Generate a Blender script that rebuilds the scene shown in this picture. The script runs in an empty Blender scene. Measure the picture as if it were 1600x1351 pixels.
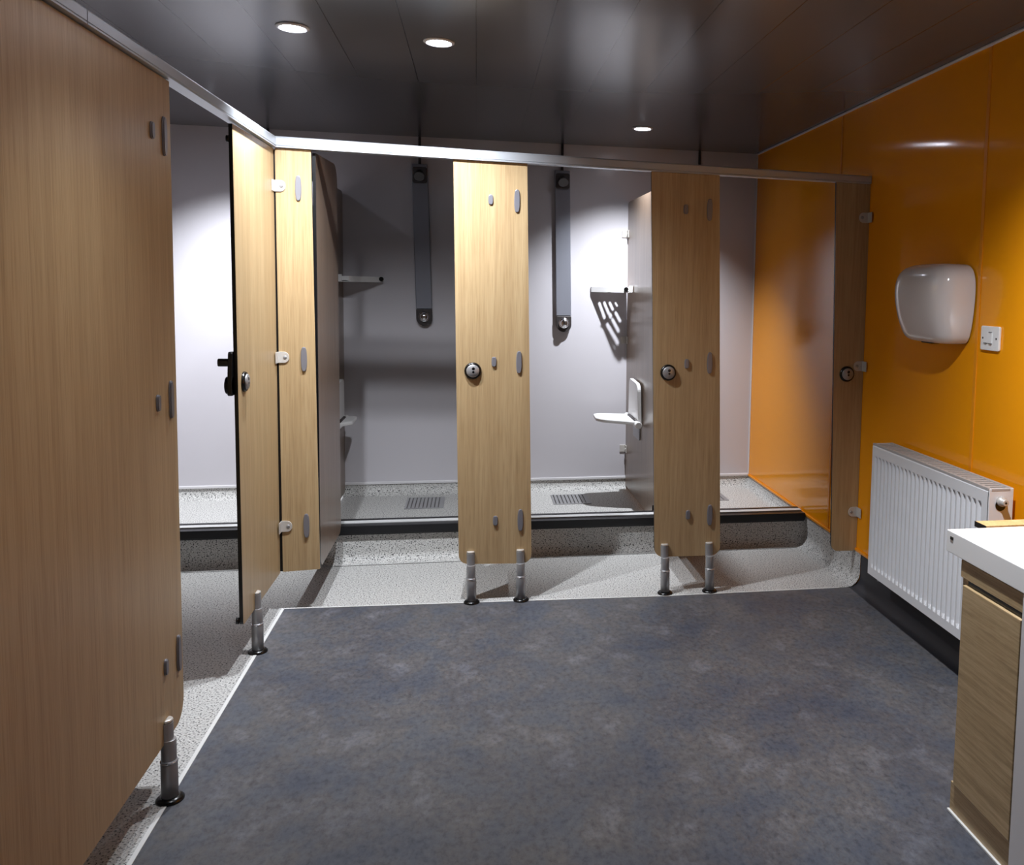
import bpy, bmesh, math, random
from mathutils import Vector, Matrix
random.seed(4)
C = bpy.context.scene.collection
PI = math.pi
# ------------------------------------------------------------------ dimensions (metres)
W = 2.667          # orange wall
YB = 1.69          # back wall
YR = 0.645         # step riser
HC = 2.335         # ceiling
XL = -1.15         # far side of the left cubicles
YF = -4.9          # wall behind the camera
ZT = 0.10          # raised shower floor
ZS = 0.170         # top of coved skirting

# ------------------------------------------------------------------ materials
def s2l(c):
    return tuple(((v/255)/12.92 if v/255 <= .04045 else ((v/255+.055)/1.055)**2.4) for v in c)
def newmat(name):
    m = bpy.data.materials.new(name); m.use_nodes = True
    nt = m.node_tree; b = nt.nodes['Principled BSDF']
    return m, nt, b
def flat(name, rgb, rough=.5, metal=0., spec=.5, coat=0.):
    m, nt, b = newmat(name)
    b.inputs['Base Color'].default_value = (*s2l(rgb), 1)
    b.inputs['Roughness'].default_value = rough; b.inputs['Metallic'].default_value = metal
    b.inputs['Specular IOR Level'].default_value = spec
    b.inputs['Coat Weight'].default_value = coat
    return m
def N(nt, t, **k):
    n = nt.nodes.new(t)
    for a, v in k.items(): setattr(n, a, v)
    return n
def ramp(nt, stops, interp='LINEAR'):
    r = N(nt, 'ShaderNodeValToRGB'); r.color_ramp.interpolation = interp
    el = r.color_ramp.elements
    while len(el) < len(stops): el.new(.5)
    for e, (p, c) in zip(el, stops): e.position = p; e.color = (*s2l(c), 1)
    return r
def coords(nt, scale, rot=(0, 0, 0), src='Object'):
    tc = N(nt, 'ShaderNodeTexCoord'); mp = N(nt, 'ShaderNodeMapping')
    mp.inputs['Scale'].default_value = scale; mp.inputs['Rotation'].default_value = rot
    nt.links.new(tc.outputs[src], mp.inputs['Vector']); return mp
def wood(name, dark, mid, light, scale, rough=.33, rot=(0, 0, 0)):
    m, nt, b = newmat(name); L = nt.links.new
    mp = coords(nt, scale, rot)
    n1 = N(nt, 'ShaderNodeTexNoise'); n1.inputs['Scale'].default_value = 1.; n1.inputs['Detail'].default_value = 7; n1.inputs['Distortion'].default_value = .7; n1.inputs['Roughness'].default_value = .62
    L(mp.outputs[0], n1.inputs['Vector'])
    r = ramp(nt, [(.28, dark), (.5, mid), (.74, light)]); L(n1.outputs['Fac'], r.inputs[0])
    mp2 = coords(nt, tuple(v*5 for v in scale), rot)
    n2 = N(nt, 'ShaderNodeTexNoise'); n2.inputs['Scale'].default_value = 1.3; n2.inputs['Detail'].default_value = 3
    L(mp2.outputs[0], n2.inputs['Vector'])
    r2 = ramp(nt, [(.3, (232, 226, 218)), (.52, (255, 255, 255))]); L(n2.outputs['Fac'], r2.inputs[0])
    mx = N(nt, 'ShaderNodeMix', data_type='RGBA', blend_type='MULTIPLY'); mx.inputs['Factor'].default_value = 1
    L(r.outputs[0], mx.inputs['A']); L(r2.outputs[0], mx.inputs['B'])
    L(mx.outputs['Result'], b.inputs['Base Color']); b.inputs['Roughness'].default_value = rough
    return m
def speckle(name, base, flecks, pale, scale=170, rough=.55):
    m, nt, b = newmat(name); L = nt.links.new
    mp = coords(nt, (1, 1, 1))
    n1 = N(nt, 'ShaderNodeTexNoise'); n1.inputs['Scale'].default_value = scale; n1.inputs['Detail'].default_value = 1.5
    L(mp.outputs[0], n1.inputs['Vector'])
    r = ramp(nt, [(.34, flecks), (.45, base), (.58, base), (.70, pale)]); L(n1.outputs['Fac'], r.inputs[0])
    L(r.outputs[0], b.inputs['Base Color']); b.inputs['Roughness'].default_value = rough
    b.inputs['Specular IOR Level'].default_value = .35
    return m
def vinyl(name):
    m, nt, b = newmat(name); L = nt.links.new
    def noise(sc, det, sx=(1, 1, 1), dist=.3):
        mp = coords(nt, sx); n = N(nt, 'ShaderNodeTexNoise'); n.inputs['Scale'].default_value = sc; n.inputs['Detail'].default_value = det
        n.inputs['Roughness'].default_value = .65; n.inputs['Distortion'].default_value = dist
        L(mp.outputs[0], n.inputs['Vector']); return n
    a = noise(7, 12, (1.0, .8, 1), .15); ra = ramp(nt, [(.30, (86, 92, 104)), (.45, (97, 100, 107)), (.54, (100, 99, 101)), (.70, (121, 123, 130))]); L(a.outputs['Fac'], ra.inputs[0])
    c = noise(55, 8, (1., .7, 1), .2); rc = ramp(nt, [(.30, (186, 186, 189)), (.48, (234, 234, 236)), (.64, (255, 254, 252))]); L(c.outputs['Fac'], rc.inputs[0])
    mx = N(nt, 'ShaderNodeMix', data_type='RGBA', blend_type='MULTIPLY'); mx.inputs['Factor'].default_value = 1
    L(ra.outputs[0], mx.inputs['A']); L(rc.outputs[0], mx.inputs['B'])
    d = noise(2.2, 4); rd = ramp(nt, [(.36, (218, 220, 228)), (.6, (255, 252, 248))]); L(d.outputs['Fac'], rd.inputs[0])
    m2 = N(nt, 'ShaderNodeMix', data_type='RGBA', blend_type='MULTIPLY'); m2.inputs['Factor'].default_value = 1
    L(mx.outputs['Result'], m2.inputs['A']); L(rd.outputs[0], m2.inputs['B'])
    L(m2.outputs['Result'], b.inputs['Base Color']); b.inputs['Roughness'].default_value = .5; b.inputs['Specular IOR Level'].default_value = .3
    return m
def glossy_sheet(name, rgb, rough, wav, coat=0., spec=.5, sc=(1, 1, 1)):
    m, nt, b = newmat(name); L = nt.links.new
    b.inputs['Base Color'].default_value = (*s2l(rgb), 1); b.inputs['Roughness'].default_value = rough; b.inputs['Coat Weight'].default_value = coat
    b.inputs['Specular IOR Level'].default_value = spec
    mp = coords(nt, sc); n = N(nt, 'ShaderNodeTexNoise'); n.inputs['Scale'].default_value = 3.5; n.inputs['Detail'].default_value = 1
    L(mp.outputs[0], n.inputs['Vector']); bp = N(nt, 'ShaderNodeBump'); bp.inputs['Strength'].default_value = wav; bp.inputs['Distance'].default_value = .02
    L(n.outputs['Fac'], bp.inputs['Height']); L(bp.outputs[0], b.inputs['Normal'])
    return m
def orange_mat(name, rgb):
    m, nt, b = newmat(name); L = nt.links.new
    b.inputs['Base Color'].default_value = (*s2l(rgb), 1); b.inputs['Roughness'].default_value = .10
    b.inputs['Anisotropic'].default_value = .9; b.inputs['Specular IOR Level'].default_value = .38
    tg = N(nt, 'ShaderNodeTangent', direction_type='RADIAL', axis='Z'); L(tg.outputs[0], b.inputs['Tangent'])
    mp = coords(nt, (1, 1.3, .6)); n = N(nt, 'ShaderNodeTexNoise'); n.inputs['Scale'].default_value = 2.5; n.inputs['Detail'].default_value = 0
    L(mp.outputs[0], n.inputs['Vector']); bp = N(nt, 'ShaderNodeBump'); bp.inputs['Strength'].default_value = .12; bp.inputs['Distance'].default_value = .05
    L(n.outputs['Fac'], bp.inputs['Height']); L(bp.outputs[0], b.inputs['Normal'])
    return m
def ceiling_mat(name):
    m, nt, b = newmat(name); L = nt.links.new
    tc = N(nt, 'ShaderNodeTexCoord'); sp = N(nt, 'ShaderNodeSeparateXYZ'); L(tc.outputs['Object'], sp.inputs[0])
    ad = N(nt, 'ShaderNodeMath', operation='ADD'); ad.inputs[1].default_value = 5.1 - .06; L(sp.outputs['X'], ad.inputs[0])
    mo = N(nt, 'ShaderNodeMath', operation='MODULO'); mo.inputs[1].default_value = .255; L(ad.outputs[0], mo.inputs[0])
    lt = N(nt, 'ShaderNodeMath', operation='LESS_THAN'); lt.inputs[1].default_value = .0028; L(mo.outputs[0], lt.inputs[0])
    mx = N(nt, 'ShaderNodeMix', data_type='RGBA'); mx.inputs['A'].default_value = (*s2l((92, 91, 94)), 1); mx.inputs['B'].default_value = (*s2l((40, 39, 40)), 1)
    L(lt.outputs[0], mx.inputs['Factor']); L(mx.outputs['Result'], b.inputs['Base Color'])
    b.inputs['Roughness'].default_value = .22; b.inputs['Specular IOR Level'].default_value = .28
    return m
def emit(name, rgb, k):
    m, nt, b = newmat(name); b.inputs['Base Color'].default_value = (.8, .8, .8, 1)
    b.inputs['Emission Color'].default_value = (*s2l(rgb), 1); b.inputs['Emission Strength'].default_value = k; return m

M = {}
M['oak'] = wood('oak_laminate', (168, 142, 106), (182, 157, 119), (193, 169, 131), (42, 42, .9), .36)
M['oak_shaded'] = wood('oak_laminate_shaded', (126, 107, 92), (138, 119, 104), (149, 130, 114), (42, 42, .9), .28)  # same oak, with the dimmer light inside the showers put into its colour
M['vanity_oak'] = wood('vanity_oak', (158, 134, 98), (184, 159, 120), (203, 178, 140), (26, 3.2, 80), .4, (.0, 0, 0))
M['vanity_oak_dark'] = M['vanity_oak']
M['ledge_oak'] = wood('ledge_oak', (205, 172, 118), (224, 192, 138), (236, 208, 158), (20, 20, 20), .4)
M['black'] = flat('black_core', (12, 12, 16), .35)
M['plastic_black'] = flat('black_plastic', (14, 14, 15), .25)
M['alu'] = flat('anodised_aluminium', (186, 190, 196), .42, .5)
M['steel'] = flat('satin_steel', (168, 168, 170), .40, .55)
M['cap_grey'] = flat('grey_cap', (132, 132, 140), .38, .3)
M['clip'] = flat('clip_grey', (206, 202, 196), .35, .25)
M['chrome'] = flat('chrome', (225, 225, 228), .12, 1.)
M['white_wall'] = glossy_sheet('white_wall_sheet', (204, 201, 206), .22, .03)
M['orange'] = orange_mat('orange_sheet', (243, 156, 14))
M['orange_trim'] = flat('orange_trim', (234, 146, 16), .3)
M['white_trim'] = flat('white_trim', (222, 220, 222), .35)
M['safety'] = speckle('speckled_safety_floor', (192, 191, 188), (44, 44, 44), (220, 219, 216), 160)
M['vinyl'] = vinyl('slate_vinyl')
M['dark_skirt'] = flat('dark_skirting', (50, 51, 57), .5)
M['weld'] = flat('white_weld', (222, 222, 220), .5)
M['ceiling'] = ceiling_mat('ceiling_boards')
M['rear'] = flat('rear_wall_paint', (92, 88, 86), .5)
M['silver'] = flat('silver_strip', (214, 214, 214), .4, .1)
M['column_grey'] = flat('shower_column_grey', (142, 144, 154), .36, .3)
M['dark_metal'] = flat('dark_metal', (74, 70, 70), .32, .4)
M['white_plastic'] = flat('white_plastic', (232, 231, 230), .28)
M['dryer_white'] = flat('dryer_enamel', (224, 221, 222), .16, coat=.6)
M['rad_white'] = flat('radiator_white', (226, 227, 230), .35)
M['rad_grille'] = flat('radiator_grille', (176, 172, 170), .5)
M['rad_dark'] = flat('radiator_slot', (120, 118, 118), .6)
M['ceramic'] = flat('white_resin_top', (244, 244, 244), .25)
M['lens'] = emit('lamp_lens', (235, 240, 255), 60)

# ------------------------------------------------------------------ mesh helpers
def bm_new(): return bmesh.new()
def box(bm, x0, x1, y0, y1, z0, z1, mi=0):
    vs = [bm.verts.new(p) for p in ((x0,y0,z0),(x1,y0,z0),(x1,y1,z0),(x0,y1,z0),(x0,y0,z1),(x1,y0,z1),(x1,y1,z1),(x0,y1,z1))]
    for q in ((0,3,2,1),(4,5,6,7),(0,1,5,4),(1,2,6,5),(2,3,7,6),(3,0,4,7)):
        f = bm.faces.new([vs[i] for i in q]); f.material_index = mi
def prism(bm, pts, off, mcap=0, mside=0):
    """closed polygon (3-D points) pushed along off"""
    off = Vector(off); a = [bm.verts.new(p) for p in pts]; b = [bm.verts.new(Vector(p)+off) for p in pts]
    n = len(pts)
    for f in (bm.faces.new(a), bm.faces.new(list(reversed(b)))): f.material_index = mcap
    for i in range(n):
        f = bm.faces.new((a[(i+1)%n], a[i], b[i], b[(i+1)%n])); f.material_index = mside
def rpoly(pts, rad, seg=6):
    """round the corners of a 2-D polygon; rad = number or list"""
    n = len(pts); out = []
    for i in range(n):
        r = rad[i] if isinstance(rad, (list, tuple)) else rad
        p = Vector(pts[i]); a = Vector(pts[i-1]); b = Vector(pts[(i+1)%n])
        if r <= 0: out.append(tuple(p)); continue
        d1 = (a-p).normalized(); d2 = (b-p).normalized(); ang = d1.angle(d2)
        t = min(r/math.tan(ang/2), .49*min((a-p).length, (b-p).length)); r2 = t*math.tan(ang/2)
        c = p + (d1+d2).normalized()*(r2/math.sin(ang/2)); s = p+d1*t-c; e = p+d2*t-c
        a0 = math.atan2(s.y, s.x); a1 = math.atan2(e.y, e.x); da = (a1-a0+PI) % (2*PI)-PI
        for k in range(seg+1): out.append((c.x+r2*math.cos(a0+da*k/seg), c.y+r2*math.sin(a0+da*k/seg)))
    return out
def cyl(bm, p0, p1, r0, r1=None, seg=20, mi=0):
    r1 = r0 if r1 is None else r1; p0 = Vector(p0); p1 = Vector(p1); d = (p1-p0).normalized()
    u = d.orthogonal().normalized(); v = d.cross(u)
    A = [bm.verts.new(p0+(u*math.cos(2*PI*k/seg)+v*math.sin(2*PI*k/seg))*r0) for k in range(seg)]
    B = [bm.verts.new(p1+(u*math.cos(2*PI*k/seg)+v*math.sin(2*PI*k/seg))*r1) for k in range(seg)]
    for f in (bm.faces.new(list(reversed(A))), bm.faces.new(B)): f.material_index = mi
    for k in range(seg):
        f = bm.faces.new((A[k], A[(k+1)%seg], B[(k+1)%seg], B[k])); f.material_index = mi; f.smooth = True
def lathe(bm, o, axis, prof, seg=24, mi=0):
    """prof = [(radius, distance along axis)]"""
    o = Vector(o); d = Vector(axis).normalized(); u = d.orthogonal().normalized(); v = d.cross(u); rings = []
    for r, h in prof:
        rings.append([bm.verts.new(o+d*h+(u*math.cos(2*PI*k/seg)+v*math.sin(2*PI*k/seg))*max(r, 1e-5)) for k in range(seg)])
    for a, b in zip(rings, rings[1:]):
        for k in range(seg):
            f = bm.faces.new((a[k], a[(k+1)%seg], b[(k+1)%seg], b[k])); f.smooth = True; f.material_index = mi
    bm.faces.new(list(reversed(rings[0]))).material_index = mi; bm.faces.new(rings[-1]).material_index = mi
def strip(bm, prof, fn, a, b, mi=0, smooth=True):
    """open profile [(u,v)] swept from a to b; fn(t,u,v)->point"""
    A = [bm.verts.new(fn(a, u, v)) for u, v in prof]; B = [bm.verts.new(fn(b, u, v)) for u, v in prof]
    for i in range(len(prof)-1):
        f = bm.faces.new((A[i], B[i], B[i+1], A[i+1])); f.material_index = mi; f.smooth = smooth
def obj(name, bm, mats, parent=None, bevel=0, sub=0, smooth_angle=None):
    if not isinstance(mats, (list, tuple)): mats = [mats]
    bmesh.ops.recalc_face_normals(bm, faces=bm.faces[:])
    me = bpy.data.meshes.new(name); 
    off = Vector((0, 0, 0)); p = parent
    while p is not None: off += Vector(p.location); p = p.parent
    for v in bm.verts: v.co -= off
    bm.to_mesh(me); bm.free()
    for m in mats: me.materials.append(M[m])
    o = bpy.data.objects.new(name, me); C.objects.link(o)
    if parent is not None: o.parent = parent
    if bevel:
        b = o.modifiers.new('bevel', 'BEVEL'); b.width = bevel; b.segments = 2; b.limit_method = 'ANGLE'; b.angle_limit = .6
    if sub:
        s = o.modifiers.new('sub', 'SUBSURF'); s.levels = sub; s.render_levels = sub
    return o
def thing(name, label, cat, loc, group=None):
    o = bpy.data.objects.new(name, None); o.empty_display_size = .05; C.objects.link(o); o.location = loc
    o['label'] = label; o['category'] = cat
    if group: o['group'] = group
    return o
def tag(o, label, cat, group=None):
    o['label'] = label; o['category'] = cat
    if group: o['group'] = group
    return o
def struct(name, bm, mats, bevel=0):
    o = obj(name, bm, mats, None, bevel); o['kind'] = 'structure'; return o
def move_origin(o, loc):
    loc = Vector(loc)
    for v in o.data.vertices: v.co -= loc
    o.location = loc; return o
def dup(root, loc, label, group=None):
    r = root.copy(); C.objects.link(r); r.location = loc; r['label'] = label
    if group: r['group'] = group
    for ch in list(root.children):
        c = ch.copy(); C.objects.link(c); c.parent = r
        for g in list(ch.children):
            d = g.copy(); C.objects.link(d); d.parent = c
    return r

# ------------------------------------------------------------------ room shell
def border(x):   # line where slate vinyl meets the speckled flooring
    P = [(0.0, .030), (.8, -.006), (1.69, -.048), (W, -.055)]
    for (xa, ya), (xb, yb) in zip(P, P[1:]):
        if x <= xb: return ya+(yb-ya)*(x-xa)/(xb-xa)
    return P[-1][1]
bx = [0.006, .4, .8, 1.2, 1.69, 2.2, W]
bm = bm_new()
prism(bm, [(x, border(x)-.004, 0) for x in bx] + [(W, YF, 0), (0.006, YF, 0)], (0, 0, -.05)); struct('floor', bm, 'vinyl')
# cubicle flooring (flat part, then cove up the riser)
def cove(r, top, n=7):
    """from floor to wall: distance from wall, height"""
    return [(r - r*math.sin(t), r - r*math.cos(t)) for t in [PI/2*k/n for k in range(n+1)]] + [(0, top)]
bm = bm_new()
pts = [(x, border(x)+.004, 0) for x in bx]
prism(bm, [(-.002, YF, 0), (-.002, .034, 0)] + pts + [(W, YR-.05, 0), (XL, YR-.05, 0), (XL, YF, 0)], (0, 0, -.05))
pr = [(YR+.012-d, z) for d, z in [(.07, 0)]+cove(.05, .172)]
strip(bm, pr, lambda t, u, v: (t, u, v), XL, W)
struct('floor', bm, 'safety').name = 'floor.001'
# raised shower floor with cove at the back
bm = bm_new()
pr = [(YR+.02, ZT), (YB-.06, ZT)] + [(YB-.002-d, ZT+z) for d, z in cove(.055, ZS-ZT)]
strip(bm, pr, lambda t, u, v: (t, u, v), XL, W)
struct('floor', bm, 'safety').name = 'floor.002'
# coved skirting on the orange wall: speckled inside the cubicles, dark in front
bm = bm_new()
f1 = lambda t, u, v: (W-.003-u, t, v)
strip(bm, cove(.07, ZS), f1, border(W), YR+.03)
strip(bm, [(d, ZT+z) for d, z in cove(.05, ZS-ZT)], f1, YR+.02, YB-.002)
struct('baseboard_right', bm, 'safety')
bm = bm_new(); strip(bm, cove(.055, ZS-.008), lambda t, u, v: (W-.0015-u, t, v), YF, border(W)+.0)
struct('baseboard_right', bm, 'dark_skirt')
# skirting of left cubicle side
bm = bm_new(); strip(bm, cove(.05, ZS), lambda t, u, v: (XL+.003+u, t, v), YF, YB); struct('baseboard_left', bm, 'safety')
# walls, ceiling
bm = bm_new(); box(bm, XL, W, YB, YB+.08, 0, HC); struct('wall_back', bm, 'white_wall')
bm = bm_new(); box(bm, W, W+.08, YF, YB+.08, 0, HC); struct('wall_right', bm, 'orange')
bm = bm_new(); box(bm, XL-.08, XL, YF, YB+.08, 0, HC); struct('wall_left', bm, 'white_wall')
bm = bm_new(); box(bm, XL-.08, W+.08, YF-.08, YF, 0, HC); struct('wall_front', bm, 'rear')
bm = bm_new(); box(bm, XL-.08, W+.08, YF-.08, YB+.08, HC, HC+.06); struct('ceiling', bm, 'ceiling')
# trims
bm = bm_new(); box(bm, XL, W-.008, YB-.010, YB, ZS-.003, ZS+.014); struct('trim_1', bm, 'white_trim', .003)
bm = bm_new(); box(bm, W-.009, W, YF, YB-.008, ZS-.006, ZS+.008); struct('trim_2', bm, 'orange_trim', .003)
bm = bm_new(); box(bm, W-.012, W, YF, YB, HC-.010, HC); struct('trim_3', bm, 'white_trim', .003)
bm = bm_new(); box(bm, W-.008, W, YB-.008, YB, ZS, HC-.01); struct('trim_4', bm, 'white_trim', .002)
k = 5
for y in (.345, -.935, -2.2, -3.45):
    bm = bm_new(); box(bm, W-.0035, W, y-.009, y+.009, ZS+.008, HC-.010); struct('trim_%d' % k, bm, 'orange_trim', .0015); k += 1
# thin white weld where the two floorings meet
bm = bm_new()
ws = [(x, border(x)) for x in bx[:-1]+[2.56]]
prism(bm, [(x, y-.003, .0002) for x, y in ws] + [(x, y+.005, .0002) for x, y in reversed(ws)], (0, 0, .0018))
prism(bm, [(-.004, YF+.01, .0002), (.008, YF+.01, .0002), (.008, border(0)-.006, .0002), (-.004, border(0)+.006, .0002)], (0, 0, .0018))
struct('trim_%d' % k, bm, 'weld'); k += 1

# ------------------------------------------------------------------ step edging
sn = thing('step_edging', 'long black and silver step edging along the raised shower floor', 'step edging', (.75, YR, .15))
def nose_z(x): return .184 + (.196-.184)*(W-x)/(W+1.1)
def slant(bm, y0, y1, dz0, dz1, xa=XL+.004, xb=W-.012, mi=0):
    za, zb = nose_z(xa), nose_z(xb)
    prism(bm, [(xa, y0, za+dz0), (xa, y1, za+dz0), (xa, y1, za+dz1), (xa, y0, za+dz1)], (xb-xa, 0, zb-za), mi, mi)
bm = bm_new(); slant(bm, YR-.012, YR+.002, -.040, .0); slant(bm, YR+.002, YR+.115, -.05, -.002); slant(bm, YR+.09, YR+.115, -.002, .006)
obj('nosing_profile', bm, 'black', sn, .002)
bm = bm_new()
for q in range(2): slant(bm, YR+.046+q*.022, YR+.066+q*.022, -.002, .0035)
obj('silver_insert', bm, 'silver', sn, .001)

# ------------------------------------------------------------------ cubicle fronts
TH = .013
def panel_front(bm, quad, rad, y=0., th=TH):
    """panel in the shower row: quad = (x,z) corners"""
    prism(bm, [(x, y, z) for x, z in rpoly(quad, rad)], (0, th, 0), 0, 1)
def panel_side(bm, quad, rad, x=0., th=-TH):
    prism(bm, [(x, y, z) for y, z in rpoly(quad, rad)], (th, 0, 0), 0, 1)
def capsule(w, h):
    S = lambda v, e: math.copysign(abs(v)**e, v)
    return [(w/2*S(math.cos(2*PI*k/40), .62), h/2*S(math.sin(2*PI*k/40), .62 if h < 2.5*w else .8)) for k in range(40)]
def pad(parent, name, c, w, h, face, mat='cap_grey', d=.007):
    bm = bm_new()
    for s, d0, d1 in ((1., 0, d*.6), (.86, d*.6, d)):
        P = capsule(w*s, h*(1-(1-s)*w/h))
        if face == 'y': prism(bm, [(c[0]+a, c[1]-d0, c[2]+b) for a, b in P], (0, d0-d1, 0))
        else: prism(bm, [(c[0]+d0, c[1]+a, c[2]+b) for a, b in P], (d1-d0, 0, 0))
    return obj(name, bm, mat, parent, .0012)
def clip(parent, p, face_dir, mat='clip'):
    """wall clip: round-ended tongue on a front panel plus flange on the neighbour; face_dir +1 tongue points to +x"""
    x, y, z = p; s = face_dir
    P = rpoly([(.001, -.024), (.046, -.024), (.046, .024), (.001, .024)], [0, .022, .022, 0], 8)
    bm = bm_new(); prism(bm, [(x+s*a, y-.0005, z+b) for a, b in P], (0, -.004, 0))
    box(bm, x+.0005 if s > 0 else x-.003, x+.003 if s > 0 else x-.0005, y-.046, y-.0005, z-.024, z+.024)
    o = obj('wall_clip', bm, mat, parent, .0015)
    bm = bm_new(); lathe(bm, (x+s*.030, y-.004, z), (0, -1, 0), [(.0075, 0), (.0075, .0015), (.005, .0025)], 14); lathe(bm, (x+s*.030, y-.0064, z), (0, -1, 0), [(.0032, 0), (.0032, .0006)], 6)
    obj('screw', bm, 'steel', o)
    return o
def lock(parent, c, face):
    """round indicator lock on the face plus thumb-turn body behind"""
    x, y, z = c
    ax = (0, -1, 0) if face == 'y' else (1, 0, 0)
    def off(d): return (x+ax[0]*d, y+ax[1]*d, z)
    bm = bm_new(); lathe(bm, off(0), ax, [(.0375, 0), (.0375, .004), (.034, .010), (.031, .011)], 32); o = obj('lock_rose', bm, 'plastic_black', parent)
    bm = bm_new(); lathe(bm, off(.010), ax, [(.0285, 0), (.0285, .003), (.025, .006), (.0, .0075)], 32); d = obj('indicator_disc', bm, 'steel', o); d['label'] = 'silver indicator disc'
    bm = bm_new()
    for du, dv, r in ((.002, .010, .0075), (.002, -.004, .006)):
        p = off(.0163); q = (p[0]+du, p[1], p[2]+dv) if face == 'y' else (p[0], p[1]+du, p[2]+dv)
        lathe(bm, q, ax, [(r, 0), (r*.8, .0012)], 14)
    obj('indicator_window', bm, 'plastic_black', o)
    bm = bm_new(); side = -1
    if face == 'y':
        yb = y+TH
        lathe(bm, (x-.02, yb, z), (0, 1, 0), [(.036, 0), (.036, .018), (.03, .024)], 24); box(bm, x-.05, x-.012, yb, yb+.02, z-.01, z+.085); cyl(bm, (x-.03, yb+.02, z+.06), (x-.03, yb+.048, z+.06), .009)
    else:
        xb = x-TH
        prism(bm, [(xb, a, b) for a, b in rpoly([(y-.115, z-.04), (y-.03, z-.04), (y-.03, z+.06), (y-.05, z+.115), (y-.095, z+.115), (y-.105, z+.05)], .012)], (-.014, 0, 0))
        cyl(bm, (xb, y-.075, z-.005), (xb-.026, y-.075, z-.005), .034, .031)
        prism(bm, [(xb-.012, a, b) for a, b in rpoly([(y-.086, z+.062), (y-.062, z+.062), (y-.062, z+.09), (y-.086, z+.09)], .01)], (-.04, 0, 0))
    obj('thumb_turn', bm, 'plastic_black', o, .002)
    return o
def foot(parent, x, y, face, top=.232, lean=0.):
    """tubular adjustable foot clasping the panel bottom"""
    bm = bm_new(); lathe(bm, (x, y, .004), (-lean, 0, 1), [(.0215, 0), (.0215, .108), (.020, .112)], 24)
    o = obj('leg', bm, 'steel', parent)
    n = (0, -1, 0) if face == 'y' else (1, 0, 0)
    bm = bm_new(); lathe(bm, (x-lean*.11, y, .112), (-lean, 0, 1), [(.0195, 0), (.0195, .062)], 24)
    P = [(math.cos(t)*.0185, math.sin(t)*.0185) for t in [PI*k/10 for k in range(11)]]
    if face == 'y': ring = [(x-lean*.17+a, -b-.0005, .172) for a, b in P]
    else: ring = [(b+.0005, y+a, .172) for a, b in P]
    prism(bm, ring, (-lean*(top-.172), 0, top-.172-.006))
    obj('upper_tube', bm, 'steel', o, .001)
    bm = bm_new()
    r2 = [(p[0]-lean*(top-.178), p[1], top-.006) for p in ring]
    prism(bm, r2, (0, 0, .010)); obj('end_cap', bm, 'clip', o, .005)
    bm = bm_new(); lathe(bm, (x-lean*.1, y, .109), (0, 0, 1), [(.0225, 0), (.0225, .004)], 24); obj('collar', bm, 'chrome', o)
    bm = bm_new(); lathe(bm, (x, y, 0.0005), (0, 0, 1), [(.036, 0), (.036, .004), (.030, .010), (.0225, .0125)], 28); obj('floor_rose', bm, 'plastic_black', o)
    return o
ZH = (1.80, 1.090, .372)
GP = 'oak pilasters of the cubicle row'
# corner pilaster
t = thing('pilaster', 'narrow oak pilaster in the inner corner, with three clips to its left', 'pilaster', (.08, 0, .18), GP)
bm = bm_new(); panel_front(bm, [(.006, 1.979), (.148, 1.976), (.164, .182), (.011, .176)], [0, 0, .004, .004]); obj('panel', bm, ['oak', 'black'], t)
for x, z in ((.096, 1.817), (.109, 1.099), (.110, .377)): pad(t, 'hinge_pad', (x, 0, z), .025, .105, 'y')
bm = bm_new(); box(bm, -.0125, .0125, .003, .0125, .178, 1.972); obj('gap_shade', bm, 'black', t)  # added black strip stands in for the shade in the open panel gap
for x, z in ((.0, 1.824), (.004, 1.107), (.006, .377)): clip(t, (x, 0, z), 1)
# middle pilasters
def mid_pilaster(lab, quad, hinge, caps, lk, feet):
    t = thing('pilaster', lab, 'pilaster', ((quad[2][0]+quad[3][0])/2, 0, 0), GP)
    bm = bm_new(); panel_front(bm, quad, [0, 0, .042, .042]); obj('panel', bm, ['oak', 'black'], t)
    for x, z in hinge: pad(t, 'hinge_pad', (x, 0, z), .026, .100, 'y')
    for x, z in caps: pad(t, 'bolt_cap', (x, 0, z), .022, .044, 'y')
    lock(t, lk, 'y')
    for x, y in feet: foot(t, x, y, 'y', .233, .008/.22*.0+.02)
    return t
mid_pilaster('wide oak pilaster on two steel feet between the two visible shower columns',
    [(.730, 1.966), (1.047, 1.961), (1.080, .168), (.755, .178)], ((1.004, 1.798), (1.017, 1.088), (1.028, .371)), ((.890, 1.80), (.907, 1.09), (.916, .372)), (.815, 0, 1.050), ((.812, -.006), (1.033, -.006)))
mid_pilaster('wide oak pilaster on two steel feet beside the white folding seat',
    [(1.603, 1.952), (1.922, 1.949), (1.972, .169), (1.653, .173)], ((1.879, 1.791), (1.897, 1.087), (1.916, .366)), ((1.767, 1.79), (1.787, 1.083), (1.81, .37)), (1.70, 0, 1.042), ((1.704, -.014), (1.920, -.016)))
# pilaster against the orange wall
t = thing('pilaster', 'narrow oak pilaster fixed against the orange wall', 'pilaster', (2.6, 0, .16), GP)
bm = bm_new(); panel_front(bm, [(2.492, 1.942), (2.6655, 1.939), (2.6655, .163), (2.535, .166)], [0, 0, .02, .035]); obj('panel', bm, ['oak', 'black'], t)
lock(t, (2.581, 0, 1.035), 'y')
for x, z in ((2.658, 1.781), (2.660, 1.073), (2.662, .358)): clip(t, (x, 0, z), -1)
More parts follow.
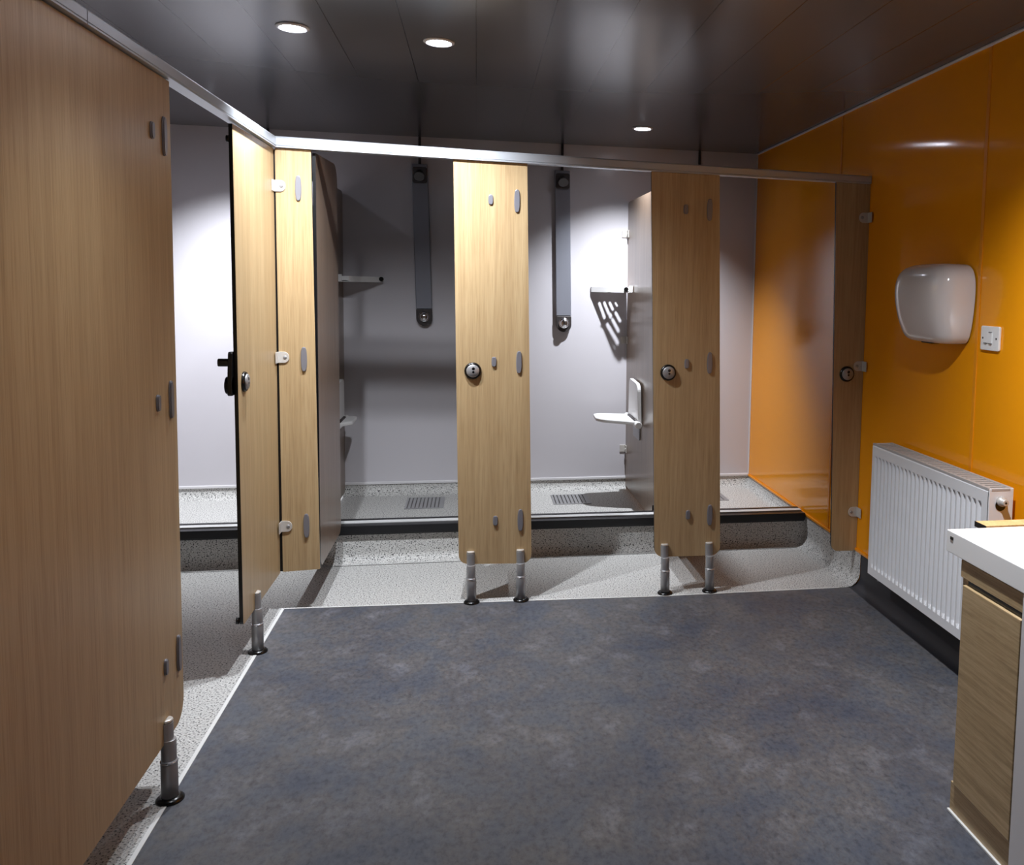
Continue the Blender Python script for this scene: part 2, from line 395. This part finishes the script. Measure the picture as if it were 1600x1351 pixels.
# left row: near panel and pilaster by the corner
t = thing('pilaster', 'broad oak panel filling the left foreground, on a steel foot', 'pilaster', (0, -1.8, 0), GP)
bm = bm_new(); panel_side(bm, [(-2.62, 1.950), (-1.226, 1.965), (-1.238, .166), (-2.62, .160)], [0, 0, .065, .04]); obj('panel', bm, ['oak', 'black'], t)
for y, z in ((-1.282, 1.808), (-1.282, 1.094), (-1.276, .369)): pad(t, 'hinge_pad', (0, y, z), .026, .105, 'x')
for y, z in ((-1.369, 1.809), (-1.379, 1.097), (-1.377, .373)): pad(t, 'bolt_cap', (0, y, z), .022, .045, 'x')
foot(t, .006, -1.385, 'x', .228)
foot(t, .006, -2.45, 'x', .228)
t = thing('pilaster', 'oak pilaster with a black front edge, left of the inner corner', 'pilaster', (0, -.3, 0), GP)
bm = bm_new(); panel_side(bm, [(-.608, 1.966), (-.001, 1.978), (-.001, .172), (-.596, .178)], [0, 0, .004, .012]); obj('panel', bm, ['oak', 'black'], t)
lock(t, (0, -.525, 1.061), 'x')
foot(t, .004, -.416, 'x', .236)
for z in (1.915, .197):
    bm = bm_new(); cyl(bm, (-.0135, -.60, z), (-.022, -.60, z), .012); obj('door_buffer', bm, 'plastic_black', t)
# head rails
def rail(name, lab, sec, a, b, seg_cut=None):
    pass
t = thing('head_rail', 'aluminium head rail across the tops of the shower pilasters', 'rail', (1.3, 0, 2.0))
bm = bm_new()
P = [(-.0, 2.026, 1.981), (.78, 2.010, 1.966), (1.6, 1.995, 1.953), (2.660, 1.976, 1.940)]
sec = [(-.014, 0), (.027, 0), (.027, 1), (-.010, 1), (-.014, .86), (-.014, .20), (-.011, .16), (-.014, .12)]
rings = [[bm.verts.new((x+(-y if i == 0 else 0), y, zb+(zt-zb)*v)) for y, v in sec] for i, (x, zt, zb) in enumerate(P)]
for A, B in zip(rings, rings[1:]):
    for i in range(len(sec)): bm.faces.new((A[i], A[(i+1) % len(sec)], B[(i+1) % len(sec)], B[i]))
bm.faces.new(rings[0]); bm.faces.new(list(reversed(rings[-1])))
obj('rail_profile', bm, 'alu', t)
bm = bm_new(); box(bm, 2.660, 2.6625, -.0145, .0275, 1.940, 1.976); obj('end_cap', bm, 'alu', t)
t = thing('head_rail', 'aluminium head rail running along the tops of the left panels', 'rail', (0, -1.3, 2.0))
def lrail(y0, y1):
    bm = bm_new(); R = []
    for y in (y0, y1):
        f = (y+1.9)/1.9; zt = 1.994+(2.026-1.994)*f; zb = 1.961+(1.981-1.961)*f
        R.append([bm.verts.new((-a, y+(-a*1 if y == y1 and y1 > -.1 else 0), zb+(zt-zb)*v)) for a, v in sec])
    for i in range(len(sec)): bm.faces.new((R[0][i], R[0][(i+1) % len(sec)], R[1][(i+1) % len(sec)], R[1][i]))
    bm.faces.new(R[0]); bm.faces.new(list(reversed(R[1]))); return bm
obj('rail_profile', lrail(-1.758, -.0), 'alu', t); obj('rail_profile', lrail(-3.2, -1.762), 'alu', t)

# ------------------------------------------------------------------ doors (folded back into the cubicles)
def door_inward(lab, x, w=.575, bot=.182, top=1.99):
    t = thing('cubicle_door', lab, 'door', (x, .02, bot), 'open cubicle doors')
    bm = bm_new(); panel_side(bm, [(.018, top-.022), (.018+w-.015, top+.004), (.018+w, bot), (.018, bot)], [.003, .085, .05, .05], x, TH); obj('panel', bm, ['oak_shaded', 'black'], t)
    bm = bm_new()
    for z in ZH: box(bm, x-.004, x-.0002, .020, .062, z-.05, z+.05); cyl(bm, (x-.004, .0185, z-.05), (x-.004, .0185, z+.05), .005, seg=10)
    obj('hinge', bm, 'cap_grey', t, .001)
    bm = bm_new(); box(bm, x-.012, x-.0002, .018+w-.05, .018+w-.012, 1.02, 1.12); obj('latch_keep', bm, 'plastic_black', t, .003)
    return t
door_inward('oak shower door swung back behind the narrow corner pilaster', .150)
door_inward('oak shower door swung back behind the pilaster left of the perforated shelf', 1.030, .57)
door_inward('oak shower door swung back behind the pilaster beside the white folding seat', 1.905, .57)
t = thing('cubicle_door', 'oak cubicle door swung back behind the broad left foreground panel', 'door', (-.02, -1.235, .18), 'open cubicle doors')
bm = bm_new(); panel_front(bm, [(-.592, 1.975), (-.02, 1.965), (-.02, .18), (-.592, .18)], [.06, .003, .04, .05], -1.245, -TH); obj('panel', bm, ['oak', 'black'], t)
bm = bm_new()
for z in ZH: box(bm, -.06, -.018, -1.2448, -1.241, z-.05, z+.05)
obj('hinge', bm, 'cap_grey', t, .001)

# ------------------------------------------------------------------ dividers
def divider(lab, xb, xt, clips):
    t = thing('shower_divider', lab, 'partition', (xb, .8, .12), 'dividers between the showers')
    poly = [(.016, .170), (.60, .170), (.60, .218), (.80, .218), (.80, .125), (1.6885, .125), (1.6885, 1.985), (.016, 1.962)]
    P = rpoly(poly, [.01, .01, .02, .02, .01, .01, .035, .004])
    X = lambda z: xb+(xt-xb)*(z-.12)/1.86
    bm = bm_new(); prism(bm, [(X(z), y, z) for y, z in P], (TH, 0, 0), 0, 1); obj('panel', bm, ['oak_shaded', 'black'], t)
    for z in clips:
        bm = bm_new(); x = X(z)
        box(bm, x-.006, x-.0004, 1.640, 1.689, z-.024, z+.024); box(bm, x-.040, x-.0065, 1.684, 1.689, z-.024, z+.024); cyl(bm, (x-.006, 1.66, z), (x-.010, 1.66, z), .007, seg=10)
        obj('wall_clip', bm, 'clip', t, .002)
    return t
divider('oak shower divider behind the narrow corner pilaster, carrying a folding seat', .012, .012, (1.62, 1.09, .37))
divider('oak shower divider behind the pilaster left of the perforated shelf', .925, .900, (1.78, 1.09, .37))
DX = 1.803
divider('oak shower divider carrying the brightly lit white folding seat', 1.807, 1.796, (1.78, 1.09, .37))

# ------------------------------------------------------------------ shower columns
def column(lab, xt, xb, ztop=2.165, zbot=1.135, headz=2.10):
    t = thing('shower_column', lab, 'shower panel', ((xt+xb)/2, YB, zbot), 'shower columns on the back wall')
    X = lambda z: xb+(xt-xb)*(z-zbot)/(ztop-zbot)
    hw = .048
    P = [(-hw, ztop), (hw, ztop), (hw, zbot+.105), (-hw, zbot+.105)]
    bm = bm_new(); prism(bm, [(X(z)+a, YB-.001, z) for a, z in P], (0, -.034, 0)); obj('body', bm, 'column_grey', t, .004)
    Q = rpoly([(-hw, zbot+.103), (hw, zbot+.103), (hw, zbot), (-hw, zbot)], [.004, .004, .047, .047], 10)
    bm = bm_new(); prism(bm, [(X(z)+a, YB-.001, z) for a, z in Q], (0, -.038, 0)); bc = obj('end_cover', bm, 'dark_metal', t, .005)
    bm = bm_new(); zc = zbot+.058; lathe(bm, (X(zc), YB-.039, zc), (0, -1, 0), [(.034, 0), (.034, .006), (.030, .010), (.026, .010), (.024, .026), (.019, .032), (.0, .034)], 28); obj('push_button', bm, 'chrome', bc)
    bm = bm_new(); zc = headz
    prism(bm, [(X(zc)+a, YB-.035, z) for a, z in rpoly([(-hw+.004, zc-.05), (hw-.004, zc-.05), (hw-.004, zc+.045), (-hw+.004, zc+.045)], .012)], (0, -.02, 0))
    h = obj('head_housing', bm, 'dark_metal', t, .004)
    bm = bm_new(); lathe(bm, (X(zc), YB-.052, zc+.012), (0, -.8, -.6), [(.02, 0), (.024, .02), (.034, .045), (.030, .050)], 24); obj('shower_head', bm, 'dark_metal', h)
    bm = bm_new(); cyl(bm, (X(ztop), YB-.018, ztop-.03), (X(ztop), YB-.018, HC-.001), .0085); obj('supply_pipe', bm, 'dark_metal', t)
    return t
column('dark grey shower column in the unlit shower beside the corner pilaster', .484, .512, zbot=1.172)
column('grey shower column on the bright wall between the two wide pilasters', 1.363, 1.384, zbot=1.140)
column('shower column hidden behind the pilaster beside the folding seat, only its pipe showing', 2.262, 2.275, zbot=1.14)
column('shower column in the bright left cubicle, only its pipe showing above the rail', -.392, -.37, zbot=1.14)

# ------------------------------------------------------------------ perforated corner shelves
def shelf(lab, xdiv, s, z=1.405):
    """corner shelf: legs along the back wall and the divider; s=-1 extends to -x"""
    t = thing('corner_shelf', lab, 'shelf', (xdiv, YB, z), 'perforated corner shelves')
    w, d = .240, .215
    F = lambda u, v: (xdiv+s*u, YB-.002-v)          # u along wall, v out along divider
    out = rpoly([(.002, .0), (w, .0), (w-.004, .018), (.062, d), (.002, d)], [.006, .02, .02, .012, .006], 5)
    slots = []
    def slot(u0, v0, u1, v1, wd=.0155):
        a = Vector((u0, v0)); b = Vector((u1, v1)); dd = (b-a).normalized(); n = Vector((-dd.y, dd.x))*wd/2; r = []
        for k in range(7): an = PI*k/6; r.append(b+n*math.cos(an)*-1+dd*(wd/2)*math.sin(an))
        for k in range(7): an = PI*k/6; r.append(a+n*math.cos(an)-dd*(wd/2)*math.sin(an))
        slots.append([tuple(p) for p in r])
    slot(.198, .062, .148, .125); slot(.168, .052, .128, .104); slot(.138, .050, .108, .088); slot(.105, .050, .085, .074)
    slot(.070, .050, .060, .060, .012)
    slot(.098, .095, .094, .100, .018); slot(.066, .088, .042, .114); slot(.082, .112, .050, .145); slot(.108, .128, .052, .178); slot(.126, .150, .068, .197)
    bm = bm_new()
    def ringv(P): return [bm.verts.new((*F(u, v), z)) for u, v in P]
    edges = []
    for P in [out]+slots:
        vs = ringv(P)
        for i in range(len(vs)): edges.append(bm.edges.new((vs[i], vs[(i+1) % len(vs)])))
    bmesh.ops.triangle_fill(bm, use_beauty=True, use_dissolve=False, edges=edges)
    # drop any faces filled inside the slots
    def inside(p, P):
        c = False; n = len(P)
        for i in range(n):
            (x1, y1), (x2, y2) = P[i], P[i-1]
            if (y1 > p[1]) != (y2 > p[1]) and p[0] < (x2-x1)*(p[1]-y1)/(y2-y1)+x1: c = not c
        return c
    kill = []
    for f in bm.faces:
        cc = f.calc_center_median(); q = ((cc.x-xdiv)*s, YB-.002-cc.y)
        if any(inside(q, P) for P in slots): kill.append(f)
    bmesh.ops.delete(bm, geom=kill, context='FACES_ONLY')
    ext = bmesh.ops.extrude_face_region(bm, geom=bm.faces[:])
    for v in [g for g in ext['geom'] if isinstance(g, bmesh.types.BMVert)]: v.co.z += .004
    obj('tray', bm, 'white_plastic', t)
    bm = bm_new()   # raised rim round the tray
    cen = Vector((.09, .07)); inn = []
    for p in out: 
        v = Vector(p)-cen; inn.append(tuple(cen+v*(1-.005/v.length)))
    n = len(out); A = [[bm.verts.new((*F(*p), zz)) for p in P] for P, zz in ((out, z-.004), (out, z+.030), (inn, z+.030), (inn, z-.004))]
    for a, b in ((0, 1), (1, 2), (2, 3), (3, 0)):
        for i in range(n): bm.faces.new((A[a][i], A[a][(i+1) % n], A[b][(i+1) % n], A[b][i]))
    obj('rim', bm, 'white_plastic', t)
    bm = bm_new(); u = .042 if s < 0 else .228; v = .14 if s < 0 else .03; pz = F(u, v)
    cyl(bm, (pz[0], pz[1]-.06 if s < 0 else pz[1]+.01, z+.017), (pz[0], pz[1]-.085 if s < 0 else pz[1]-.012, z+.017), .0135); obj('end_plug', bm, 'plastic_black', t)
    bm = bm_new(); p0 = F(0, .11)
    box(bm, min(p0[0], p0[0]+s*.022), max(p0[0], p0[0]+s*.022), p0[1]-.11, p0[1]-.085, z-.004, z+.04); obj('mounting_block', bm, 'white_plastic', t, .004)
    return t
shelf('white perforated corner shelf casting a slotted shadow on the bright wall', 1.795, -1)
shelf('corner shelf with a black end plug in the unlit shower', .026, 1, 1.440)

# ------------------------------------------------------------------ folding seats
def seat(lab, xd, s, yn=1.085, yf=1.50, zh=.612, reach=1.):
    t = thing('folding_shower_seat', lab, 'seat', (xd, (yn+yf)/2, zh-.1), 'folding shower seats')
    X = lambda d: xd+s*d
    # back pad standing against the divider
    P = rpoly([(yn+.02, zh+.01), (yf-.05, zh+.01), (yf-.105, zh+.262), (yn+.03, zh+.250)], [.02, .02, .05, .05])
    bm = bm_new(); prism(bm, [(X(.004+(z-zh)*.03), y, z) for y, z in P], (s*.022, 0, 0)); obj('back_pad', bm, 'white_plastic', t, .005)
    # seat pad
    Q = rpoly([(.02, yn+.035), (.02, yf-.03), (.02+.235*reach, yf-.06), (.02+.245*reach, yn+.115)], [.01, .01, .07*reach, .09*reach], 10)
    bm = bm_new(); prism(bm, [(X(d), y, zh+.012*d/.25) for d, y in Q], (0, 0, .022)); obj('seat_pad', bm, 'white_plastic', t, .006)
    bm = bm_new(); cyl(bm, (X(.026), yn, zh+.006), (X(.026), yf, zh+.006), .021, seg=24); h = obj('hinge_barrel', bm, 'white_plastic', t, .004)
    bm = bm_new(); cyl(bm, (X(.030), yn+.07, zh+.020), (X(.030), yf-.10, zh+.020), .012, seg=12); obj('hinge_pin', bm, 'dark_metal', h)
    bm = bm_new(); prism(bm, [(X(.0002), y, z) for y, z in rpoly([(yn+.09, zh-.10), (yf-.12, zh-.10), (yf-.12, zh+.02), (yn+.09, zh+.02)], .01)], (s*.006, 0, 0)); obj('mounting_plate', bm, 'steel', t)
    return t
seat('white folding seat lowered from the divider in the brightly lit shower', 1.802, -1)
seat('white folding seat mostly hidden behind the open door of the unlit shower', .0254, 1, 1.18, 1.56, .605, .34)

# ------------------------------------------------------------------ floor drains
def drain(lab, x0, x1, y0, y1, skew=.0):
    t = thing('floor_drain', lab, 'drain', ((x0+x1)/2, (y0+y1)/2, ZT), 'shower floor drains')
    bm = bm_new(); w = .012; z0, z1 = ZT+.0005, ZT+.004
    box(bm, x0, x1, y0, y0+w, z0, z1); box(bm, x0, x1, y1-w, y1, z0, z1); box(bm, x0, x0+w, y0+w, y1-w, z0, z1); box(bm, x1-w, x1, y0+w, y1-w, z0, z1)
    obj('frame', bm, 'steel', t)
    bm = bm_new(); box(bm, x0+w, x1-w, y0+w, y1-w, ZT+.0004, ZT+.0012); obj('sump', bm, 'dark_metal', t)
    bm = bm_new(); n = 9; a = x0+w; st = (x1-x0-2*w)/n
    for i in range(n):
        box(bm, a+i*st+st*.30, a+(i+1)*st, y0+w, y1-w, ZT+.0012, z1)
    obj('slotted_grate', bm, 'steel', t)
    return t
drain('square slotted steel floor drain in the unlit shower beside the corner pilaster', .412, .640, 1.30, 1.575)
drain('bright slotted steel floor drain between the two wide pilasters', 1.298, 1.530, 1.305, 1.545)
drain('steel floor drain peeping out right of the pilaster beside the folding seat', 2.175, 2.407, 1.285, 1.525)

# ------------------------------------------------------------------ hand dryer
t = thing('hand_dryer', 'white rounded hand dryer on the orange wall', 'hand dryer', (W, -.7, 1.23))
bm = bm_new(); rows = []
zl = [(1.232, .64, .46), (1.240, .80, .62), (1.262, .88, .73), (1.31, .94, .85), (1.37, .98, .95), (1.43, 1.0, 1.0), (1.475, .985, .98), (1.508, .93, .90), (1.530, .83, .77), (1.545, .64, .54)]
NS = 28
yc, hwid, dep = -.708, .212, .150
for z, fw, fd in zl:
    row = []
    for k in range(NS+1):
        a = PI*k/NS; e = .50
        cx, sx = math.cos(a), math.sin(a)
        u = math.copysign(abs(cx)**e, cx); v = abs(sx)**.52
        cshift = -.0
        row.append(bm.verts.new((W-.006-dep*fd*v, yc-hwid*fw*u, z)))
    rows.append(row)
for A, B in zip(rows, rows[1:]):
    for k in range(NS):
        f = bm.faces.new((A[k], A[k+1], B[k+1], B[k])); f.smooth = True
for R in (rows[0], rows[-1]): bm.faces.new(R).smooth = True
bmesh.ops.remove_doubles(bm, verts=bm.verts[:], dist=.0005)
obj('cover', bm, 'dryer_white', t, 0, 2)
bm = bm_new(); box(bm, W-.008, W-.0005, yc-.18, yc+.18, 1.26, 1.52); obj('back_plate', bm, 'rad_dark', t)
bm = bm_new(); lathe(bm, (W-.036, -.896, 1.385), (-.1, -1, 0), [(.010, 0), (.010, .016), (.007, .018)], 14); obj('fixing_screw', bm, 'plastic_black', t)
bm = bm_new(); box(bm, W-.085, W-.045, yc-.05, yc+.03, 1.2305, 1.24); obj('air_outlet', bm, 'plastic_black', t, .004)
# fused switch
t = thing('wall_switch', 'white fused spur switch on the orange wall right of the dryer', 'switch', (W, -1.03, 1.27))
bm = bm_new(); prism(bm, [(W-.0005, y, z) for y, z in rpoly([(-1.084, 1.224), (-.972, 1.224), (-.972, 1.312), (-1.084, 1.312)], .007)], (-.009, 0, 0)); obj('plate', bm, 'white_plastic', t, .002)
bm = bm_new(); box(bm, W-.013, W-.0095, -1.045, -1.012, 1.250, 1.288); obj('rocker', bm, 'white_plastic', t, .0015)
for y in (-.986, -1.068):
    bm = bm_new(); lathe(bm, (W-.0094, y, 1.268), (-1, 0, 0), [(.004, 0), (.004, .0008)], 10); obj('screw', bm, 'dark_metal', t)
for y, z in ((-1.005, 1.250), (-1.035, 1.2485), (-1.034, 1.290)):
    bm = bm_new(); box(bm, W-.0138, W-.0094, y-.008, y+.008, z-.0015, z+.0015); obj('fuse_slot', bm, 'rad_dark', t)

# ------------------------------------------------------------------ radiator
RX, RB = 2.546, 2.640
y0, y1, z0, z1 = -1.236, -.372, .182, .762
t = thing('radiator', 'white ribbed panel radiator under the hand dryer on the orange wall', 'radiator', (W, -.8, z0))
bm = bm_new(); npitch = 25; pitch = (y1-y0-.05)/npitch
ys = []
for i in range(npitch):
    a = y0+.025+i*pitch
    ys += [(a, 0), (a+pitch*.28, 0), (a+pitch*.42, 1), (a+pitch*.86, 1)]
ys = [(y0, 0)] + ys + [(y1-.025, 0), (y1, 0)]
levels = [(z0, 0), (z0+.035, 0), (z0+.050, 1), (z1-.062, 1), (z1-.048, 0), (z1-.008, 0), (z1, -.4)]
grid = []
for z, e in levels:
    grid.append([bm.verts.new((RX+(.011 if e*q > 0 else (0 if e >= 0 else .006)), y, z)) for y, q in ys])
for A, B in zip(grid, grid[1:]):
    for i in range(len(ys)-1): bm.faces.new((A[i], A[i+1], B[i+1], B[i]))
obj('front_panel', bm, 'rad_white', t)
bm = bm_new(); box(bm, RB-.012, RB, y0, y1, z0, z1-.004); obj('rear_panel', bm, 'rad_white', t, .003)
for ya, yb_ in ((y0-.002, y0+.004), (y1-.004, y1+.002)):
    bm = bm_new(); box(bm, RX+.004, RB+.002, ya, yb_, z0+.004, z1+.004); sp = obj('side_panel', bm, 'rad_white', t, .002)
bm = bm_new(); box(bm, RX+.001, RX+.014, y0, y1, z1-.003, z1+.005); box(bm, RB-.014, RB, y0, y1, z1-.003, z1+.005)
for i in range(30):
    y = y0+.006+i*(y1-y0-.012)/29; box(bm, RX+.012, RB-.012, y-.009, y+.009, z1-.004, z1+.003)
obj('top_grille', bm, 'rad_grille', t)
bm = bm_new(); box(bm, RX+.014, RB-.014, y0+.01, y1-.01, z0+.03, z1-.02); obj('convector_fins', bm, 'rad_dark', t)
bm = bm_new(); lathe(bm, (2.594, y0-.002, .722), (0, -1, 0), [(.017, 0), (.017, .012), (.012, .014), (.012, .028), (.009, .030)], 16); v = obj('air_vent', bm, 'clip', t)
bm = bm_new(); lathe(bm, (2.594, y0-.032, .722), (0, -1, 0), [(.004, 0), (.004, .001)], 6); obj('key_socket', bm, 'plastic_black', v)
bm = bm_new(); lathe(bm, (2.594, y0-.0024, .708), (0, -1, 0), [(.020, 0), (.020, .001)], 18); obj('vent_seal', bm, 'plastic_black', t)
for y in (y0+.15, y1-.15):
    bm = bm_new(); box(bm, RB, W-.0005, y-.02, y+.02, z0+.1, z1-.08); obj('wall_bracket', bm, 'rad_white', t)
bm = bm_new(); cyl(bm, (2.590, y1-.03, z0+.002), (2.590, y1-.03, z0-.03), .011); obj('valve_tail', bm, 'rad_white', t)

# ------------------------------------------------------------------ vanity run
VX = 2.122; VY = -1.775; ZTOP = .775; SL = .060
bm = bm_new(); box(bm, 2.112, W-.002, -3.0, -1.708, ZTOP-SL, ZTOP)
wt = obj('worktop', bm, 'ceramic', None, .002); tag(wt, 'thick white vanity worktop in the right foreground', 'worktop'); move_origin(wt, (2.39, -2.35, ZTOP-SL))
# worktop overflow slot : part of the worktop
bm = bm_new(); box(bm, 2.1105, 2.113, -1.742, -1.728, ZTOP-.022, ZTOP-.014); obj('overflow_slot', bm, 'plastic_black', wt)
def vanity(lab, ya, yb, seed):
    """cabinet with front facing -x, from yb (near) to ya (far)"""
    t = thing('vanity_cabinet', lab, 'cabinet', (VX+.25, (ya+yb)/2, 0), 'oak vanity cabinets')
    bm = bm_new(); box(bm, VX+.004, W-.006, yb, ya, .0015, ZTOP-SL-.001); obj('carcass', bm, 'vanity_oak', t, .001)
    bm = bm_new(); box(bm, VX-.010, VX+.004, yb, ya-.022, .090, .648); obj('drawer_front', bm, 'vanity_oak', t, .002)
    bm = bm_new(); box(bm, VX+.001, VX+.004, yb, ya-.030, .649, .664); obj('finger_recess', bm, 'plastic_black', t)
    bm = bm_new(); box(bm, VX-.004, VX+.004, yb, ya-.001, .664, ZTOP-SL-.004); obj('top_rail', bm, 'vanity_oak', t, .001)
    bm = bm_new(); box(bm, VX-.002, VX+.004, yb, ya, .0015, .086); obj('plinth', bm, 'vanity_oak', t, .001)
    bm = bm_new(); box(bm, VX-.009, VX-.002, yb, ya+.002, .0005, .007); obj('floor_seal', bm, 'weld', t, .001)
    return t
vanity('oak vanity cabinet under the far end of the white worktop', VY, -2.045, 1)
bm = bm_new(); box(bm, VX-.008, W-.006, -2.60, -2.047, .002, ZTOP-SL-.001); o = obj('filler_panel', bm, 'white_trim', None, .001); tag(o, 'white panel under the worktop at the right edge of the photo', 'panel'); move_origin(o, (2.39, -2.046, .002))
# low oak boxing behind the worktop
t = thing('pipe_boxing', 'low oak topped boxing between the worktop end and the radiator', 'boxing', (2.45, -1.67, 0))
bm = bm_new(); box(bm, 2.236, W-.004, -1.700, -1.648, .764, .777); obj('top_board', bm, 'ledge_oak', t)
bm = bm_new(); box(bm, 2.2345, 2.236, -1.703, -1.647, .762, .7775); obj('front_edge', bm, 'black', t)
bm = bm_new(); box(bm, 2.25, W-.004, -1.698, -1.652, .0, .764); obj('body', bm, 'ledge_oak', t)

# ------------------------------------------------------------------ downlights
def downlight(lab, x, y, watts, angle=150, blend=1., r=.046, col=(.90, .94, 1.), tilt=0., lean=0.):
    t = thing('downlight', lab, 'ceiling light', (x, y, HC), 'recessed ceiling downlights')
    bm = bm_new(); lathe(bm, (x, y, HC-.0005), (0, 0, -1), [(r+.012, 0), (r+.012, .003), (r+.004, .007), (r, .007), (r-.001, .001)], 32); obj('bezel', bm, 'white_trim', t)
    bm = bm_new(); lathe(bm, (x, y, HC-.0025), (0, 0, -1), [(r-.002, 0), (r-.002, .001), (r*.6, .006), (.0, .008)], 32); obj('lens', bm, 'lens', t)
    L = bpy.data.lights.new('lamp', 'SPOT'); L.energy = watts; L.spot_size = math.radians(angle); L.spot_blend = blend; L.shadow_soft_size = .018; L.color = col
    o = bpy.data.objects.new('lamp', L); C.objects.link(o); o.parent = t; o.location = (0, 0, -.016); o.rotation_euler = (math.radians(tilt), math.radians(-lean), 0)
    return t
G = 1.0
downlight('lit ceiling downlight furthest left in the photo, over the left head rail', .180, -.50, 135, 122, tilt=14)
downlight('lit ceiling downlight second from left, in front of the shower row', .689, -.445, 135, 122, tilt=14)
downlight('lit ceiling downlight seen above the shower with the perforated shelf', 1.753, 1.018, 225, 96, tilt=16)
downlight('ceiling downlight over the bright left cubicle, hidden by the left head rail', -.50, .95, 270, 96, tilt=18)
downlight('ceiling downlight above the middle of the slate floor, out of view overhead', .42, -1.85, 37, 84)
downlight('ceiling downlight above the vanity worktop, out of view overhead', 1.84, -1.95, 205, 104, lean=26)

# ------------------------------------------------------------------ world, camera, view
w = bpy.data.worlds.new('world'); bpy.context.scene.world = w; w.use_nodes = True
w.node_tree.nodes['Background'].inputs[0].default_value = (.5, .5, .55, 1); w.node_tree.nodes['Background'].inputs[1].default_value = .0
FPX, PPX, PPY = 1330.157, 1000.0, 562.271
cd = bpy.data.cameras.new('camera'); cam = bpy.data.objects.new('camera', cd); C.objects.link(cam)
cd.sensor_fit = 'HORIZONTAL'; cd.sensor_width = 36; cd.lens = FPX/1600*36
cd.shift_x = (800-PPX)/1600; cd.shift_y = (PPY-675.5)/1600; cd.clip_start = .05
yaw, pit, rol = -0.19068557, 0.08205865, 0.01851069
right = Vector((math.cos(yaw), math.sin(yaw), 0)); fwd = Vector((-math.sin(yaw)*math.cos(pit), math.cos(yaw)*math.cos(pit), -math.sin(pit))); up = right.cross(fwd)
r2 = right*math.cos(rol)+up*math.sin(rol); u2 = up*math.cos(rol)-right*math.sin(rol)
m = Matrix((r2, u2, -fwd)).transposed().to_4x4(); m.translation = (.8295, -3.81746, 1.41958); cam.matrix_world = m
sc = bpy.context.scene; sc.camera = cam
vs = sc.view_settings; sc.display_settings.display_device = 'sRGB'; vs.view_transform = 'Standard'; vs.look = 'None'; vs.exposure = 0.0; vs.gamma = 1; vs.use_curve_mapping = False
